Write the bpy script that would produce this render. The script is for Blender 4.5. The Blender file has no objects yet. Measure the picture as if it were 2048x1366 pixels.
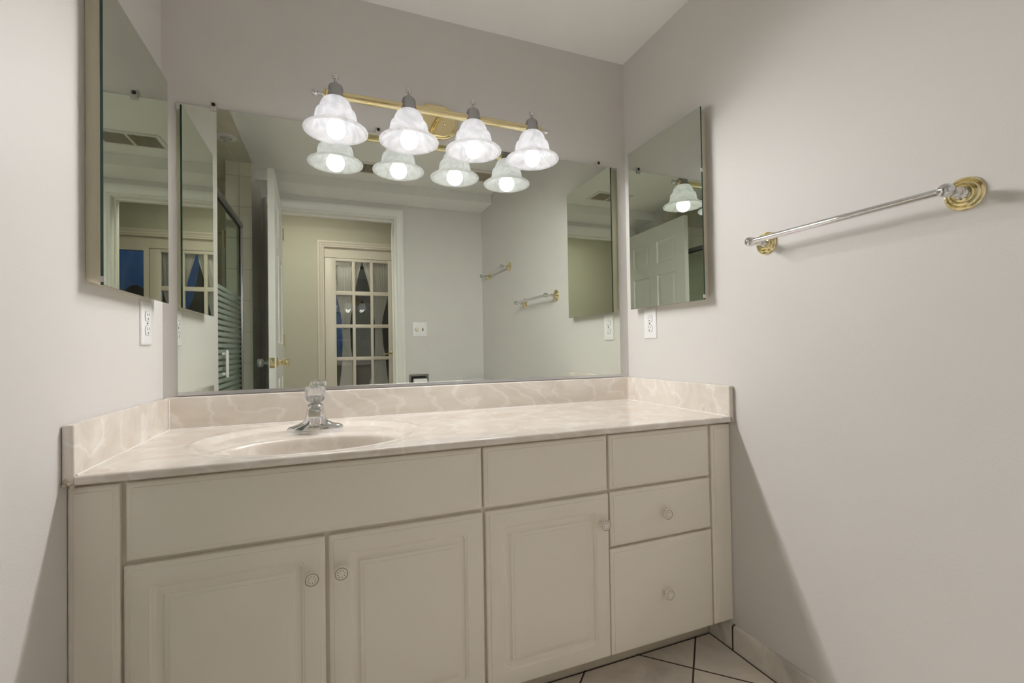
import bpy, bmesh, math, random
from mathutils import Vector, Matrix
random.seed(4)
PI = math.pi
SC = bpy.context.scene
COL = SC.collection

# ------------------------------------------------------------------ camera
cam_d = bpy.data.cameras.new('camera')
cam_d.sensor_fit = 'HORIZONTAL'; cam_d.sensor_width = 36.0
cam_d.lens = 918.361 / 2048 * 36.0
cam_d.clip_start = 0.01; cam_d.clip_end = 200
cam = bpy.data.objects.new('camera', cam_d); COL.objects.link(cam)
YAW, PITCH, ROLL = -0.3717, 0.0140, -0.0162
_fw = Vector((math.sin(-YAW) * math.cos(PITCH), math.cos(YAW) * math.cos(PITCH), math.sin(PITCH)))
_r0 = Vector((math.cos(YAW), math.sin(YAW), 0)); _u0 = _r0.cross(_fw)
_rt = math.cos(ROLL) * _r0 + math.sin(ROLL) * _u0
_up = -math.sin(ROLL) * _r0 + math.cos(ROLL) * _u0
cam.matrix_world = Matrix(((_rt.x, _up.x, -_fw.x, 0.4795), (_rt.y, _up.y, -_fw.y, -1.6757), (_rt.z, _up.z, -_fw.z, 0.9792), (0, 0, 0, 1)))
SC.camera = cam

# ------------------------------------------------------------------ view, sampling quality
SC.view_settings.view_transform = 'Standard'
SC.view_settings.look = 'None'
SC.view_settings.gamma = 1.0
SC.view_settings.use_curve_mapping = False
SC.view_settings.exposure = 0.39
cy = SC.cycles
cy.use_denoising = True
cy.max_bounces = 14; cy.diffuse_bounces = 6; cy.glossy_bounces = 10
cy.transmission_bounces = 10; cy.transparent_max_bounces = 16
cy.caustics_reflective = True; cy.caustics_refractive = False
cy.sample_clamp_indirect = 10.0
cy.blur_glossy = 0.3

# ------------------------------------------------------------------ world: dusk sky beyond the garden door
w = bpy.data.worlds.new('dusk'); SC.world = w; w.use_nodes = True
nt = w.node_tree; nt.nodes.clear()
wo = nt.nodes.new('ShaderNodeOutputWorld'); bg = nt.nodes.new('ShaderNodeBackground')
tc = nt.nodes.new('ShaderNodeTexCoord'); sep = nt.nodes.new('ShaderNodeSeparateXYZ')
mp = nt.nodes.new('ShaderNodeMapping'); mp.inputs['Scale'].default_value = (2.0, 2.0, 9.0)
nz = nt.nodes.new('ShaderNodeTexNoise'); nz.inputs['Scale'].default_value = 1.6; nz.inputs['Detail'].default_value = 4
ad = nt.nodes.new('ShaderNodeMath'); ad.operation = 'MULTIPLY_ADD'; ad.inputs[1].default_value = 0.35
rp = nt.nodes.new('ShaderNodeValToRGB')
rp.color_ramp.elements[0].position = 0.10; rp.color_ramp.elements[0].color = (0.002, 0.006, 0.012, 1)
rp.color_ramp.elements[1].position = 0.36; rp.color_ramp.elements[1].color = (0.003, 0.036, 0.125, 1)
nt.links.new(tc.outputs['Generated'], mp.inputs['Vector']); nt.links.new(mp.outputs['Vector'], nz.inputs['Vector'])
nt.links.new(tc.outputs['Generated'], sep.inputs['Vector'])
nt.links.new(nz.outputs['Fac'], ad.inputs[0]); nt.links.new(sep.outputs['Z'], ad.inputs[2])
nt.links.new(ad.outputs[0], rp.inputs['Fac']); nt.links.new(rp.outputs['Color'], bg.inputs['Color'])
bg.inputs['Strength'].default_value = 1.0
nt.links.new(bg.outputs['Background'], wo.inputs['Surface'])

# lights (the four vanity bulbs carry theirs in the fixture's builder)
BULB_W = 152.0        # strength of each vanity bulb
BULB_SMOOTH = 3.0
BULB_COL = (1.0, 0.98, 0.968)
hl = bpy.data.lights.new('hall_fill_light', 'AREA'); hl.shape = 'DISK'; hl.size = 0.35; hl.energy = 10.0; hl.color = (1.0, 0.95, 0.84)  # fill lamp without a fixture, added to brighten the hall past the doorway
hlo = bpy.data.objects.new('hall_fill_light', hl); hlo.location = (0.30, -2.42, 2.395); COL.objects.link(hlo)

# ------------------------------------------------------------------ dimensions (metres; x right, y to the mirror wall, z up)
W = 1.675          # room width between the side walls
ZC = 2.211         # ceiling
YF = -2.08         # wall with the doorway, behind the camera
HC = 0.749         # countertop
D = 0.56           # countertop depth

# ------------------------------------------------------------------ materials
def new_mat(name):
    m = bpy.data.materials.new(name); m.use_nodes = True
    t = m.node_tree; t.nodes.clear()
    out = t.nodes.new('ShaderNodeOutputMaterial')
    return m, t, out

def N(t, kind, **kw):
    n = t.nodes.new(kind)
    for k, v in kw.items():
        if k in n.inputs.keys(): n.inputs[k].default_value = v
        else: setattr(n, k, v)
    return n

def c4(c): return (c[0], c[1], c[2], 1.0)

def plain(name, col, rough=0.5, metal=0.0, bump=0.0, bscale=200.0, var=0.03, vscale=3.0, coat=0.0, spec=None):
    m, t, out = new_mat(name)
    b = N(t, 'ShaderNodeBsdfPrincipled', Roughness=rough, Metallic=metal)
    if coat: b.inputs['Coat Weight'].default_value = coat; b.inputs['Coat Roughness'].default_value = 0.08
    if spec is not None: b.inputs['Specular IOR Level'].default_value = spec
    co = N(t, 'ShaderNodeTexCoord')
    n = N(t, 'ShaderNodeTexNoise', Scale=vscale, Detail=3.0)
    t.links.new(co.outputs['Object'], n.inputs['Vector'])
    r = N(t, 'ShaderNodeValToRGB')
    lo = [max(0, x * (1 - var)) for x in col]; hi = [min(1, x * (1 + var)) for x in col]
    r.color_ramp.elements[0].position = 0.3; r.color_ramp.elements[0].color = c4(lo)
    r.color_ramp.elements[1].position = 0.7; r.color_ramp.elements[1].color = c4(hi)
    t.links.new(n.outputs['Fac'], r.inputs['Fac']); t.links.new(r.outputs['Color'], b.inputs['Base Color'])
    if bump:
        n2 = N(t, 'ShaderNodeTexNoise', Scale=bscale, Detail=2.0)
        t.links.new(co.outputs['Object'], n2.inputs['Vector'])
        bp = N(t, 'ShaderNodeBump', Strength=bump, Distance=0.002)
        t.links.new(n2.outputs['Fac'], bp.inputs['Height']); t.links.new(bp.outputs['Normal'], b.inputs['Normal'])
    t.links.new(b.outputs['BSDF'], out.inputs['Surface'])
    return m

def emissive(name, col, strength):
    m, t, out = new_mat(name)
    e = N(t, 'ShaderNodeEmission', Color=c4(col), Strength=strength)
    t.links.new(e.outputs[0], out.inputs['Surface']); return m

def mirror_mat():
    m, t, out = new_mat('mirror_silver')
    g = N(t, 'ShaderNodeBsdfGlossy', Color=(0.745, 0.78, 0.71, 1), Roughness=0.0)
    d = N(t, 'ShaderNodeBsdfDiffuse', Color=(0.6, 0.62, 0.6, 1))
    co = N(t, 'ShaderNodeTexCoord'); n = N(t, 'ShaderNodeTexNoise', Scale=14.0, Detail=6.0)
    t.links.new(co.outputs['Object'], n.inputs['Vector'])
    r = N(t, 'ShaderNodeValToRGB')
    r.color_ramp.elements[0].position = 0.45; r.color_ramp.elements[0].color = (0.0, 0.0, 0.0, 1)
    r.color_ramp.elements[1].position = 0.95; r.color_ramp.elements[1].color = (0.05, 0.05, 0.05, 1)
    mx = N(t, 'ShaderNodeMixShader')
    t.links.new(n.outputs['Fac'], r.inputs['Fac']); t.links.new(r.outputs['Color'], mx.inputs[0])
    t.links.new(g.outputs[0], mx.inputs[1]); t.links.new(d.outputs[0], mx.inputs[2])
    t.links.new(mx.outputs[0], out.inputs['Surface']); return m

def pane_mat(name, refl=0.07, tint=(0.93, 0.96, 0.95)):
    m, t, out = new_mat(name)
    tr = N(t, 'ShaderNodeBsdfTransparent', Color=c4(tint)); g = N(t, 'ShaderNodeBsdfGlossy', Color=(1, 1, 1, 1), Roughness=0.0)
    f = N(t, 'ShaderNodeFresnel', IOR=1.5); mu = N(t, 'ShaderNodeMath', operation='MULTIPLY_ADD')
    mu.inputs[1].default_value = 1.0; mu.inputs[2].default_value = refl - 0.04
    mx = N(t, 'ShaderNodeMixShader')
    t.links.new(f.outputs[0], mu.inputs[0]); t.links.new(mu.outputs[0], mx.inputs[0])
    t.links.new(tr.outputs[0], mx.inputs[1]); t.links.new(g.outputs[0], mx.inputs[2])
    t.links.new(mx.outputs[0], out.inputs['Surface']); return m

def striped_glass():
    m, t, out = new_mat('shower_glass')
    ge = N(t, 'ShaderNodeNewGeometry'); s = N(t, 'ShaderNodeSeparateXYZ')
    t.links.new(ge.outputs['Position'], s.inputs[0])
    a = N(t, 'ShaderNodeMath', operation='DIVIDE'); a.inputs[1].default_value = 0.0305
    fr = N(t, 'ShaderNodeMath', operation='FRACT'); lt = N(t, 'ShaderNodeMath', operation='LESS_THAN'); lt.inputs[1].default_value = 0.62
    zz = N(t, 'ShaderNodeMath', operation='LESS_THAN'); zz.inputs[1].default_value = 1.331
    mul = N(t, 'ShaderNodeMath', operation='MULTIPLY'); sc = N(t, 'ShaderNodeMath', operation='MULTIPLY'); sc.inputs[1].default_value = 0.72
    t.links.new(s.outputs['Z'], a.inputs[0]); t.links.new(a.outputs[0], fr.inputs[0]); t.links.new(fr.outputs[0], lt.inputs[0])
    t.links.new(s.outputs['Z'], zz.inputs[0]); t.links.new(lt.outputs[0], mul.inputs[0]); t.links.new(zz.outputs[0], mul.inputs[1]); t.links.new(mul.outputs[0], sc.inputs[0])
    tr = N(t, 'ShaderNodeBsdfTransparent', Color=(0.90, 0.94, 0.91, 1)); g = N(t, 'ShaderNodeBsdfGlossy', Color=(1, 1, 1, 1), Roughness=0.0)
    mx = N(t, 'ShaderNodeMixShader'); mx.inputs[0].default_value = 0.06
    t.links.new(tr.outputs[0], mx.inputs[1]); t.links.new(g.outputs[0], mx.inputs[2])
    df = N(t, 'ShaderNodeBsdfDiffuse', Color=(0.62, 0.70, 0.66, 1)); tl = N(t, 'ShaderNodeBsdfTranslucent', Color=(0.62, 0.70, 0.66, 1))
    ml = N(t, 'ShaderNodeMixShader'); ml.inputs[0].default_value = 0.4
    t.links.new(df.outputs[0], ml.inputs[1]); t.links.new(tl.outputs[0], ml.inputs[2])
    m2 = N(t, 'ShaderNodeMixShader')
    t.links.new(sc.outputs[0], m2.inputs[0]); t.links.new(mx.outputs[0], m2.inputs[1]); t.links.new(ml.outputs[0], m2.inputs[2])
    t.links.new(m2.outputs[0], out.inputs['Surface']); return m

def tile_mat(name, axes, size, off, groutw, tile, grout, rough=0.2, diag=False, veins=0.08, vscale=5.0):
    """square tiles laid on two world axes (or on their 45 degree diagonals)"""
    m, t, out = new_mat(name)
    ge = N(t, 'ShaderNodeNewGeometry'); s = N(t, 'ShaderNodeSeparateXYZ')
    t.links.new(ge.outputs['Position'], s.inputs[0])
    src = [s.outputs[a] for a in axes]
    if diag:
        a = N(t, 'ShaderNodeMath', operation='SUBTRACT'); b = N(t, 'ShaderNodeMath', operation='ADD')
        for q in (a, b):
            t.links.new(src[0], q.inputs[0]); t.links.new(src[1], q.inputs[1])
        src = [a.outputs[0], b.outputs[0]]
    masks = []; hs = []
    for o, sz, f in zip(src, size, off):
        q = N(t, 'ShaderNodeMath', operation='SUBTRACT'); q.inputs[1].default_value = f
        pp = N(t, 'ShaderNodeMath', operation='PINGPONG'); pp.inputs[1].default_value = sz / 2
        l = N(t, 'ShaderNodeMapRange'); l.inputs['From Min'].default_value = groutw * 0.5; l.inputs['From Max'].default_value = groutw * 0.5 + 0.0012
        t.links.new(o, q.inputs[0]); t.links.new(q.outputs[0], pp.inputs[0]); t.links.new(pp.outputs[0], l.inputs['Value'])
        masks.append(l.outputs[0])
    mn = N(t, 'ShaderNodeMath', operation='MINIMUM'); t.links.new(masks[0], mn.inputs[0]); t.links.new(masks[1], mn.inputs[1])
    n = N(t, 'ShaderNodeTexNoise', Scale=vscale, Detail=6.0, Roughness=0.6, Distortion=0.8)
    t.links.new(ge.outputs['Position'], n.inputs['Vector'])
    r = N(t, 'ShaderNodeValToRGB')
    r.color_ramp.elements[0].position = 0.35; r.color_ramp.elements[0].color = c4([x * (1 - 2 * veins) for x in tile])
    r.color_ramp.elements[1].position = 0.62; r.color_ramp.elements[1].color = c4([min(1, x * (1 + veins)) for x in tile])
    t.links.new(n.outputs['Fac'], r.inputs['Fac'])
    mx = N(t, 'ShaderNodeMix', data_type='RGBA')
    mx.inputs[6].default_value = c4(grout); t.links.new(mn.outputs[0], mx.inputs[0]); t.links.new(r.outputs['Color'], mx.inputs[7])
    b = N(t, 'ShaderNodeBsdfPrincipled'); t.links.new(mx.outputs[2], b.inputs['Base Color'])
    rr = N(t, 'ShaderNodeMapRange'); rr.inputs['To Min'].default_value = 0.8; rr.inputs['To Max'].default_value = rough
    t.links.new(mn.outputs[0], rr.inputs['Value']); t.links.new(rr.outputs[0], b.inputs['Roughness'])
    bp = N(t, 'ShaderNodeBump', Strength=0.5, Distance=0.0015); t.links.new(mn.outputs[0], bp.inputs['Height']); t.links.new(bp.outputs['Normal'], b.inputs['Normal'])
    t.links.new(b.outputs['BSDF'], out.inputs['Surface']); return m

def cultured_marble():
    m, t, out = new_mat('cultured_marble')
    co = N(t, 'ShaderNodeTexCoord'); mp = N(t, 'ShaderNodeMapping'); mp.inputs['Scale'].default_value = (1.0, 1.7, 1.7); mp.inputs['Rotation'].default_value = (0.2, 0.3, 0.35)
    t.links.new(co.outputs['Object'], mp.inputs[0])
    n1 = N(t, 'ShaderNodeTexNoise', Scale=3.2, Detail=5.0, Distortion=2.4, Roughness=0.55)
    t.links.new(mp.outputs[0], n1.inputs['Vector'])
    wv = N(t, 'ShaderNodeTexWave', Scale=3.1, Distortion=15.0, Detail=5.0); wv.inputs['Detail Scale'].default_value = 1.3
    t.links.new(mp.outputs[0], wv.inputs['Vector'])
    r1 = N(t, 'ShaderNodeValToRGB')
    e = r1.color_ramp.elements
    e[0].position = 0.30; e[0].color = (0.70, 0.63, 0.555, 1); e[1].position = 0.72; e[1].color = (0.85, 0.795, 0.735, 1)
    t.links.new(n1.outputs['Fac'], r1.inputs['Fac'])
    r2 = N(t, 'ShaderNodeValToRGB'); e = r2.color_ramp.elements
    e[0].position = 0.86; e[0].color = (0, 0, 0, 1); e[1].position = 1.0; e[1].color = (0.80, 0.80, 0.80, 1)
    t.links.new(wv.outputs['Fac'], r2.inputs['Fac'])
    mu = N(t, 'ShaderNodeMath', operation='MULTIPLY'); t.links.new(r2.outputs['Color'], mu.inputs[0]); t.links.new(n1.outputs['Fac'], mu.inputs[1])
    mx = N(t, 'ShaderNodeMix', data_type='RGBA'); mx.inputs[7].default_value = (0.95, 0.93, 0.90, 1)
    t.links.new(mu.outputs[0], mx.inputs[0]); t.links.new(r1.outputs['Color'], mx.inputs[6])
    b = N(t, 'ShaderNodeBsdfPrincipled', Roughness=0.16)
    b.inputs['Coat Weight'].default_value = 0.6; b.inputs['Coat Roughness'].default_value = 0.06
    t.links.new(mx.outputs[2], b.inputs['Base Color']); t.links.new(b.outputs[0], out.inputs['Surface']); return m

def alabaster(name='alabaster_glass', glow=0.17):
    m, t, out = new_mat(name)
    co = N(t, 'ShaderNodeTexCoord')
    wv = N(t, 'ShaderNodeTexNoise', Scale=9.0, Detail=3.0, Distortion=4.0)
    t.links.new(co.outputs['Object'], wv.inputs['Vector'])
    r = N(t, 'ShaderNodeValToRGB'); e = r.color_ramp.elements
    e[0].position = 0.40; e[0].color = (0.90, 0.90, 0.92, 1); e[1].position = 0.66; e[1].color = (0.74, 0.74, 0.76, 1)
    t.links.new(wv.outputs['Fac'], r.inputs['Fac'])
    df = N(t, 'ShaderNodeBsdfDiffuse'); tl = N(t, 'ShaderNodeBsdfTranslucent'); tr = N(t, 'ShaderNodeBsdfTransparent', Color=(1, 1, 1, 1))
    t.links.new(r.outputs[0], df.inputs[0]); t.links.new(r.outputs[0], tl.inputs[0])
    a = N(t, 'ShaderNodeMixShader'); a.inputs[0].default_value = 0.5
    t.links.new(df.outputs[0], a.inputs[1]); t.links.new(tl.outputs[0], a.inputs[2])
    b = N(t, 'ShaderNodeMixShader'); b.inputs[0].default_value = 0.20
    t.links.new(a.outputs[0], b.inputs[1]); t.links.new(tr.outputs[0], b.inputs[2])
    g = N(t, 'ShaderNodeBsdfGlossy', Color=(1, 1, 1, 1), Roughness=0.15)
    c = N(t, 'ShaderNodeMixShader'); c.inputs[0].default_value = 0.03
    t.links.new(b.outputs[0], c.inputs[1]); t.links.new(g.outputs[0], c.inputs[2])
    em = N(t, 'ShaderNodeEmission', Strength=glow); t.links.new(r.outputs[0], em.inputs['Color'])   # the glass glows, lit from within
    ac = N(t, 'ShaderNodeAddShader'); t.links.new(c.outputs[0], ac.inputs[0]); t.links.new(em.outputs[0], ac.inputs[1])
    t.links.new(ac.outputs[0], out.inputs['Surface']); return m

def sheer():
    m, t, out = new_mat('sheer_fabric')
    df = N(t, 'ShaderNodeBsdfDiffuse', Color=(0.92, 0.90, 0.86, 1)); tl = N(t, 'ShaderNodeBsdfTranslucent', Color=(0.9, 0.87, 0.80, 1)); tr = N(t, 'ShaderNodeBsdfTransparent')
    co = N(t, 'ShaderNodeTexCoord'); n = N(t, 'ShaderNodeTexNoise', Scale=40.0); t.links.new(co.outputs['Object'], n.inputs['Vector'])
    mr = N(t, 'ShaderNodeMapRange'); mr.inputs['To Min'].default_value = 0.04; mr.inputs['To Max'].default_value = 0.14
    t.links.new(n.outputs['Fac'], mr.inputs['Value'])
    a = N(t, 'ShaderNodeMixShader'); a.inputs[0].default_value = 0.12
    t.links.new(df.outputs[0], a.inputs[1]); t.links.new(tl.outputs[0], a.inputs[2])
    b = N(t, 'ShaderNodeMixShader'); t.links.new(mr.outputs[0], b.inputs[0]); t.links.new(a.outputs[0], b.inputs[1]); t.links.new(tr.outputs[0], b.inputs[2])
    t.links.new(b.outputs[0], out.inputs['Surface']); return m

def acrylic():
    m, t, out = new_mat('clear_acrylic')
    b = N(t, 'ShaderNodeBsdfPrincipled', Roughness=0.03, IOR=1.49); b.inputs['Base Color'].default_value = (0.98, 0.985, 1, 1)
    b.inputs['Transmission Weight'].default_value = 0.88
    t.links.new(b.outputs[0], out.inputs['Surface']); return m

M = {}
M['wall'] = plain('wall_paint', (0.70, 0.680, 0.661), 0.55, bump=0.11, bscale=260, var=0.012, vscale=1.5, spec=0.35)
M['hall_wall'] = plain('hall_paint', (0.52, 0.50, 0.42), 0.6, bump=0.12, bscale=240, var=0.012)
M['ceil'] = plain('ceiling_paint', (0.88, 0.87, 0.862), 0.8, var=0.01, spec=0.2)
M['trim'] = plain('white_trim_paint', (0.80, 0.79, 0.76), 0.35, var=0.01)
M['cream'] = plain('cream_trim_paint', (0.70, 0.64, 0.57), 0.4, var=0.015)
M['door'] = plain('door_paint', (0.80, 0.80, 0.78), 0.35, var=0.01, bump=0.06, bscale=120)
M['almond'] = plain('almond_foil', (0.885, 0.835, 0.745), 0.38, bump=0.05, bscale=400, var=0.015, vscale=2)
M['almond_dark'] = plain('almond_shadow_line', (0.33, 0.285, 0.21), 0.6)
M['kick'] = plain('kick_board', (0.60, 0.55, 0.46), 0.5)
M['caulk'] = plain('old_caulk', (0.55, 0.47, 0.37), 0.7, var=0.3, vscale=60)
M['marble'] = cultured_marble()
M['chrome'] = plain('chrome', (0.72, 0.72, 0.735), 0.06, 1.0, var=0.01)
M['nickel'] = plain('satin_chrome', (0.43, 0.43, 0.445), 0.20, 1.0, var=0.02)
M['brass'] = plain('polished_brass', (0.86, 0.74, 0.43), 0.10, 1.0, var=0.02)
M['alum'] = plain('aluminium_channel', (0.62, 0.62, 0.64), 0.3, 1.0, var=0.02)
M['mirror'] = mirror_mat()
M['green_edge'] = plain('green_glass_edge', (0.008, 0.05, 0.032), 0.15)
M['cab_plastic'] = plain('ivory_cabinet_shell', (0.72, 0.67, 0.53), 0.4, var=0.03, vscale=8)
M['white_plastic'] = plain('white_plastic', (0.86, 0.86, 0.87), 0.3, var=0.005)
M['slot'] = plain('dark_slot', (0.02, 0.018, 0.016), 0.6)
M['clip'] = plain('clear_clip', (0.56, 0.53, 0.50), 0.2, var=0.05)
M['dark_metal'] = plain('dark_bronze', (0.03, 0.03, 0.03), 0.35, 0.6)
M['glass'] = pane_mat('window_glass', 0.10, (0.975, 0.975, 0.97))
M['shower_glass'] = striped_glass()
M['shade'] = alabaster()
M['rim'] = alabaster('frosted_rim_glass', 0.11)
M['bulb'] = emissive('lit_bulb', (1.0, 0.985, 0.97), 1.7)
M['sheer'] = sheer()
M['acrylic'] = acrylic()
M['porcelain'] = plain('porcelain', (0.84, 0.85, 0.86), 0.12, var=0.005, coat=0.5)
M['paper'] = plain('tissue_paper', (0.86, 0.86, 0.85), 0.9, bump=0.1)
M['vent_beige'] = plain('vent_beige', (0.42, 0.36, 0.27), 0.5)
M['vent_dark'] = plain('vent_cavity', (0.06, 0.055, 0.045), 0.8)
M['night'] = plain('night_garden', (0.012, 0.02, 0.016), 0.9, var=0.5, vscale=2)
M['floor'] = tile_mat('floor_tile', ('X', 'Y'), (0.425, 0.425), (2.048, 0.926), 0.0062, (0.76, 0.70, 0.63), (0.055, 0.042, 0.03), 0.28, diag=True, veins=0.10, vscale=4.5)
M['base_tile'] = tile_mat('skirting_tile', ('Y', 'X'), (0.3005, 50.0), (-0.543, 20.0), 0.005, (0.70, 0.66, 0.61), (0.06, 0.045, 0.035), 0.25, veins=0.14, vscale=7)
M['tile_yz'] = tile_mat('shower_tile_side', ('Y', 'Z'), (0.2, 0.2), (-1.69, 0.11), 0.003, (0.84, 0.80, 0.70), (0.60, 0.55, 0.46), 0.2, veins=0.02)
M['tile_xz'] = tile_mat('shower_tile_end', ('X', 'Z'), (0.2, 0.2), (-0.072, 0.11), 0.003, (0.84, 0.80, 0.70), (0.60, 0.55, 0.46), 0.2, veins=0.02)
M['tile_xy'] = tile_mat('shower_tile_ceiling', ('X', 'Y'), (0.2, 0.2), (-0.09, -0.95), 0.004, (0.74, 0.69, 0.58), (0.88, 0.85, 0.78), 0.3, veins=0.02)

# ------------------------------------------------------------------ mesh helpers
class MB:
    """collects shapes and links them as ONE mesh object"""
    def __init__(s): s.v = []; s.f = []; s.m = []; s.sm = []
    def add(s, vs, fs, mi=0, smooth=False):
        o = len(s.v); s.v += [tuple(v) for v in vs]
        for f in fs: s.f.append([o + i for i in f]); s.m.append(mi); s.sm.append(smooth)
    def box(s, a, b, mi=0, sides=None):
        (x0, y0, z0), (x1, y1, z1) = a, b
        x0, x1 = min(x0, x1), max(x0, x1); y0, y1 = min(y0, y1), max(y0, y1); z0, z1 = min(z0, z1), max(z0, z1)
        vs = [(x0, y0, z0), (x1, y0, z0), (x1, y1, z0), (x0, y1, z0), (x0, y0, z1), (x1, y0, z1), (x1, y1, z1), (x0, y1, z1)]
        fs = {'-z': [0, 3, 2, 1], '+z': [4, 5, 6, 7], '-y': [0, 1, 5, 4], '+x': [1, 2, 6, 5], '+y': [2, 3, 7, 6], '-x': [3, 0, 4, 7]}
        for k, f in fs.items():
            o = len(s.v) if k == '-z' else o
            if k == '-z': s.v += vs
            s.f.append([o + i for i in f]); s.m.append((sides or {}).get(k, mi)); s.sm.append(False)
    def bevbox(s, a, b, r=0.002, mi=0, seg=2):
        bm = bmesh.new(); bmesh.ops.create_cube(bm, size=1)
        for v in bm.verts:
            v.co = Vector([(a[i] + b[i]) / 2 + v.co[i] * abs(b[i] - a[i]) for i in range(3)])
        bmesh.ops.bevel(bm, geom=list(bm.edges), offset=r, segments=seg, affect='EDGES', profile=0.5)
        s.bm(bm, mi, True)
    def bm(s, bm, mi=0, smooth=False):
        bm.verts.index_update()
        s.add([v.co for v in bm.verts], [[v.index for v in f.verts] for f in bm.faces], mi, smooth); bm.free()
    def lathe(s, prof, mat=Matrix(), seg=32, mi=0, smooth=True, cap=True):
        vs = []; fs = []
        n = len(prof)
        for (r, z) in prof:
            for k in range(seg):
                a = 2 * PI * k / seg; vs.append(mat @ Vector((r * math.cos(a), r * math.sin(a), z)))
        for i in range(n - 1):
            for k in range(seg):
                k2 = (k + 1) % seg
                fs.append([i * seg + k, i * seg + k2, (i + 1) * seg + k2, (i + 1) * seg + k])
        if cap:
            if prof[0][0] > 1e-6: fs.append(list(range(seg))[::-1])
            if prof[-1][0] > 1e-6: fs.append([(n - 1) * seg + k for k in range(seg)])
        s.add(vs, fs, mi, smooth)
    def tube(s, pts, r, seg=12, mi=0, cap=True):
        pts = [Vector(p) for p in pts]; rs = r if isinstance(r, (list, tuple)) else [r] * len(pts)
        vs = []; fs = []; up = None
        for i, p in enumerate(pts):
            d = (pts[min(i + 1, len(pts) - 1)] - pts[max(i - 1, 0)]).normalized()
            if up is None: up = Vector((0, 0, 1)) if abs(d.z) < 0.9 else Vector((0, 1, 0))
            a = d.cross(up).normalized(); b = a.cross(d).normalized(); up = b
            for k in range(seg):
                t = 2 * PI * k / seg; vs.append(p + rs[i] * (math.cos(t) * a + math.sin(t) * b))
        for i in range(len(pts) - 1):
            for k in range(seg):
                k2 = (k + 1) % seg; fs.append([i * seg + k, i * seg + k2, (i + 1) * seg + k2, (i + 1) * seg + k])
        if cap: fs.append(list(range(seg))[::-1]); fs.append([(len(pts) - 1) * seg + k for k in range(seg)])
        s.add(vs, fs, mi, True)
    def loft(s, loops, mi=0, smooth=True, cap0=False, cap1=False, closed=True):
        n = len(loops[0]); vs = [p for l in loops for p in l]; fs = []
        for i in range(len(loops) - 1):
            for k in range(n if closed else n - 1):
                k2 = (k + 1) % n; fs.append([i * n + k, i * n + k2, (i + 1) * n + k2, (i + 1) * n + k])
        if cap0: fs.append(list(range(n))[::-1])
        if cap1: fs.append([(len(loops) - 1) * n + k for k in range(n)])
        s.add(vs, fs, mi, smooth)
    def build(s, name, mats, parent=None, auto=True):
        me = bpy.data.meshes.new(name); me.from_pydata(s.v, [], s.f)
        if not isinstance(mats, (list, tuple)): mats = [mats]
        for m in mats: me.materials.append(M[m] if isinstance(m, str) else m)
        for p, mi, sm in zip(me.polygons, s.m, s.sm): p.material_index = mi; p.use_smooth = sm
        bm = bmesh.new(); bm.from_mesh(me); bmesh.ops.recalc_face_normals(bm, faces=bm.faces); bm.to_mesh(me); bm.free()
        if auto and any(s.sm): me.set_sharp_from_angle(angle=math.radians(38))
        me.update()
        o = bpy.data.objects.new(name, me); COL.objects.link(o)
        if parent is not None: o.parent = parent
        return o

def rr(cx, cz, hw, hh, r, n=6):
    """rounded rectangle in 2D, counter-clockwise"""
    r = max(1e-4, min(r, hw - 1e-4, hh - 1e-4)); pts = []
    for (sx, sz, a0) in ((1, -1, -PI / 2), (1, 1, 0), (-1, 1, PI / 2), (-1, -1, PI)):
        for k in range(n + 1):
            a = a0 + (PI / 2) * k / n
            pts.append((cx + sx * (hw - r) + r * math.cos(a), cz + sz * (hh - r) + r * math.sin(a)))
    return pts

def thing(name, label, cat, loc=(0, 0, 0), group=None, rotz=0.0):
    o = bpy.data.objects.new(name, None); o.empty_display_size = 0.05; COL.objects.link(o)
    o.location = loc; o.rotation_euler = (0, 0, rotz)
    o['label'] = label; o['category'] = cat
    if group: o['group'] = group
    return o
def tag(o, label, cat, group=None):
    o['label'] = label; o['category'] = cat
    if group: o['group'] = group
    return o
def struct(o, label=None, cat=None):
    o['kind'] = 'structure'
    if label: o['label'] = label
    if cat: o['category'] = cat
    return o
def dup(root, loc, label=None, rotz=None):
    r = root.copy(); COL.objects.link(r); r.location = loc
    if rotz is not None: r.rotation_euler = (0, 0, rotz)
    if label: r['label'] = label
    for ch in list(root.children):
        c = ch.copy(); COL.objects.link(c); c.parent = r
        for g in ch.children:
            d = g.copy(); COL.objects.link(d); d.parent = c
    return r
def rel(o, p):  # parts are written in room coordinates and moved into their thing's frame
    o.parent = p; o.matrix_parent_inverse = p.matrix_basis.inverted(); return o

AX = Matrix.Rotation(PI / 2, 4, 'X')      # lathe axis z -> -y
def along(p, d):
    """matrix taking the lathe's z axis to direction d at point p"""
    return Matrix.Translation(p) @ Vector((0, 0, 1)).rotation_difference(Vector(d)).to_matrix().to_4x4()

# ================================================================== SETTING
b = MB(); b.box((-0.2, 0, -0.1), (W + 0.12, 0.12, 2.5)); struct(b.build('wall_back', 'wall'), 'greige painted wall that carries the wide mirror', 'wall')
b = MB(); b.box((-0.11, -0.731, 0), (0, 0, ZC), 0, {'-x': 1, '-y': 0}); struct(b.build('wall_left', ['wall', 'tile_yz']), 'short painted wall stub left of the vanity', 'wall')
b = MB(); b.box((W, -2.2, -0.1), (W + 0.12, 0, 2.5)); struct(b.build('wall_right', 'wall'), 'long painted wall right of the vanity with towel bar', 'wall')
DX0, DX1, DZ = 0.105, 0.942, 2.022        # doorway
b = MB()
b.box((-1.12, -2.20, 0), (DX0, YF, 2.5), 0, {'-y': 1}); b.box((DX1, -2.20, 0), (W, YF, 2.5), 0, {'-y': 1}); b.box((DX0, -2.20, DZ), (DX1, YF, 2.5), 0, {'-y': 1})
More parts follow.
